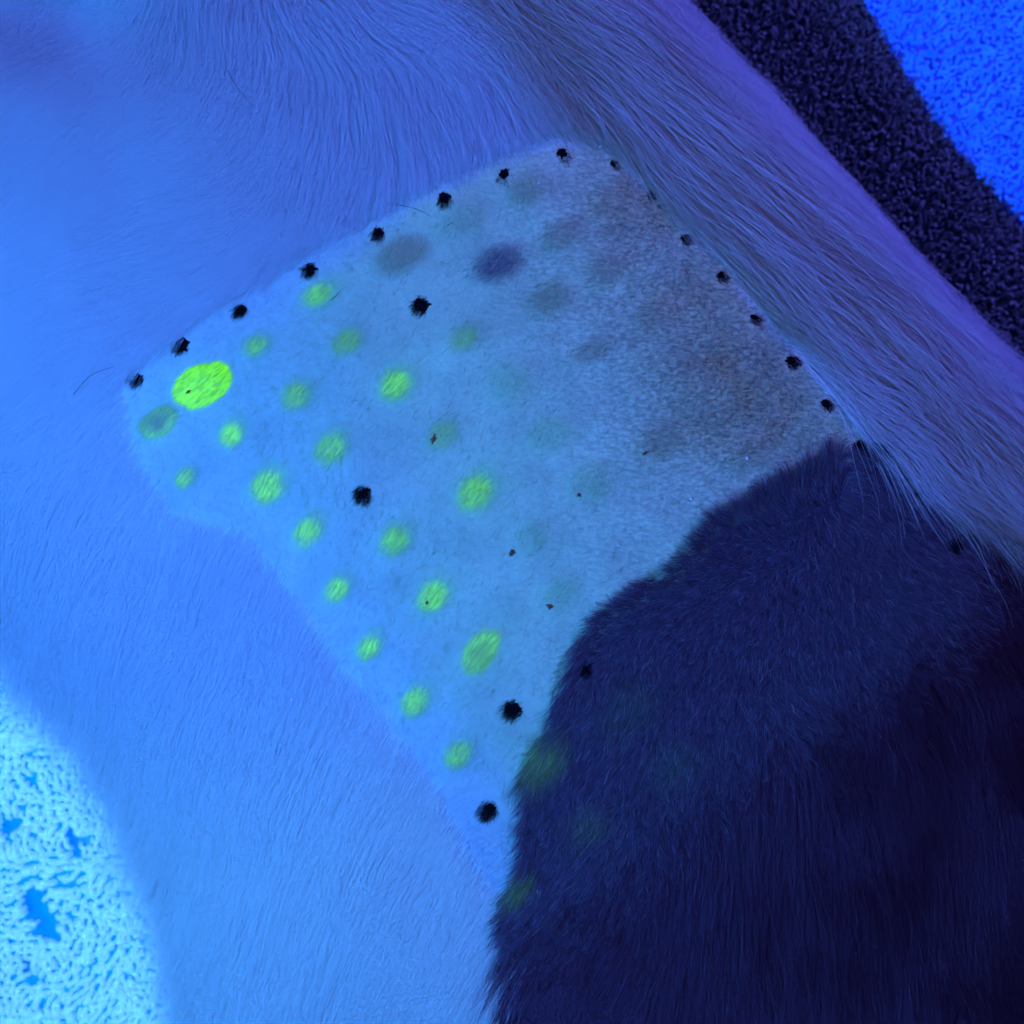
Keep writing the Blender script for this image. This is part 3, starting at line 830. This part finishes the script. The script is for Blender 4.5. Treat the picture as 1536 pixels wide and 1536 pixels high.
# --- terry towel on the belly side
def belly_side(x, y):
    s = x * AX[0] + y * AX[1]; t = x * LT[0] + y * LT[1]
    return t < -0.03
HOLES = [(60, 1375, 17, 42, -30), (108, 1265, 10, 24, -20), (42, 1455, 5, 20, -22), (8, 1243, 26, 7, -15)]
def hole(x, y):
    px, py = 768 + x / (PX * (CAM_Z - .018)), 768 - y / (PX * (CAM_Z - .018))
    o = 0
    for a, b, rx, ry, tl in HOLES:
        c, s = math.cos(math.radians(tl)), math.sin(math.radians(tl))
        dx, dy = px - a, py - b
        o = np.maximum(o, np.exp(-(((dx * c + dy * s) / rx) ** 2 + ((-dx * s + dy * c) / ry) ** 2) ** 1.5))
    return o
def towel_z(x, y):
    return 0.0125 + 0.006 * fbm(x / .05 + 9, y / .05 + 3, 51) * smooth(-.10, -.17, x * LT[0] + y * LT[1]) - 0.007 * hole(x, y) * smooth(-.1, -.14, x * LT[0] + y * LT[1])
towel = empty('terry_towel', (-0.2, -0.15, 0), 'white terry towel glowing cyan under the dog on the belly side', 'towel')
org = np.array([-0.2, -0.15, 0])
sheet('woven_ground', belly_side, towel_z, 0.0025, 0.006, M_towel_base, towel, org, (-.34, .26, -.36, .12))
protos = [worm(rng, 0.0026 + .0018 * rng.random(), 0.00088 + .00018 * rng.random(), 0.0034) for _ in range(14)]
cell = 0.00262
X, Y = np.meshgrid(np.arange(-.30, .06, cell), np.arange(-.33, .06, cell))
X = X + cell * .5 * (np.arange(X.shape[0]) % 2)[:, None]
X = X.ravel() + rng.uniform(-.30, .30, X.size) * cell; Y = Y.ravel() + rng.uniform(-.30, .30, Y.size) * cell
X, Y = X + .004 * (fbm(X / .03, Y / .03, 65) - .5), Y + .004 * (fbm(X / .03, Y / .03, 66) - .5)
tq = X * LT[0] + Y * LT[1]; sq_ = X * AX[0] + Y * AX[1]
k = (tq < smooth_interp(sq_, S_K, TL_K) + .045) & (hole(X, Y) < .28 + .2 * rng.random(X.size)) & (rng.random(X.size) < .97)
X, Y = X[k], Y[k]
ang = math.pi * 2.0 * (fbm(X / .020, Y / .020, 61, 2) - .5) - 1.0 + rng.normal(0, .22, len(X))
Z = towel_z(X, Y) + rng.uniform(-.0003, .0006, len(X))
pile('terry_loops', protos, np.stack([X, Y, Z], -1), ang, rng.uniform(.80, 1.10, len(X)), M_towel, towel, org)
print('loops', len(X))

# --- plush blanket on the spine side
def spine_side(x, y):
    t = x * LT[0] + y * LT[1]
    return t > -0.02
zb = 0.012
def bpx(x, y):
    return 768 + x / (PX * (CAM_Z - .018)), 768 - y / (PX * (CAM_Z - .018))
EDGE = np.array([(1180, -400), (1230, -160), (1268, -60), (1295, 0), (1335, 70), (1385, 160), (1440, 235), (1536, 335), (1640, 430), (1850, 620)], float)
def pale_amt(x, y):
    px, py = bpx(x, y)
    ex = np.interp(py, EDGE[:, 1], EDGE[:, 0])
    return px - ex
def blanket_z(x, y):
    t = x * LT[0] + y * LT[1]; s = x * AX[0] + y * AX[1]
    return zb + smooth(.13, .20, t) * (0.006 * (fbm(x / .05 + 2, y / .05, 71) ) + 0.007 * np.exp(-((t - .205 + .1 * s) / .016) ** 2)) + .002 * smooth(.22, .26, t)
blanket = empty('plush_blanket', (0.2, 0.2, 0), 'dark plush blanket with a glowing blue pale patch behind the dog', 'blanket')
org = np.array([0.2, 0.2, 0])
sheet('dark_backing', lambda x, y: spine_side(x, y) & (pale_amt(x, y) < 6), blanket_z, 0.003, 0.005, M_dback, blanket, org, (-.2, .36, -.22, .36))
sheet('pale_backing', lambda x, y: spine_side(x, y) & (pale_amt(x, y) > -12), lambda x, y: blanket_z(x, y) - .0004, 0.003, 0.004, M_pback, blanket, org, (-.2, .36, -.22, .36))
cell = 0.0017
X, Y = np.meshgrid(np.arange(-.02, .32, cell), np.arange(-.05, .33, cell))
X = X.ravel() + rng.uniform(-.5, .5, X.size) * cell; Y = Y.ravel() + rng.uniform(-.5, .5, Y.size) * cell
tq = X * LT[0] + Y * LT[1]
k = tq > .115
X, Y = X[k], Y[k]
pa = pale_amt(X, Y) + rng.normal(0, 4, len(X)) + 14 * (fbm(X / .006, Y / .006, 81) - .5)
Z = blanket_z(X, Y) - .0004
protos = [tuft(rng, 0.0032 + .0016 * rng.random(), 0.00058) for _ in range(16)]
a = rng.uniform(0, 6.28, len(X)); s_ = rng.uniform(.8, 1.25, len(X)); pp = np.stack([X, Y, Z], -1)
d = pa < 0
pile('dark_pile', protos, pp[d], a[d], s_[d], M_dpile, blanket, org)['label'] = 'nearly black plush pile beside the dog'
d = ~d
pile('pale_pile', protos, pp[d], a[d], s_[d] * 1.08, M_ppile, blanket, org)['label'] = 'pale pile glowing vivid blue'
print('tufts', len(X))
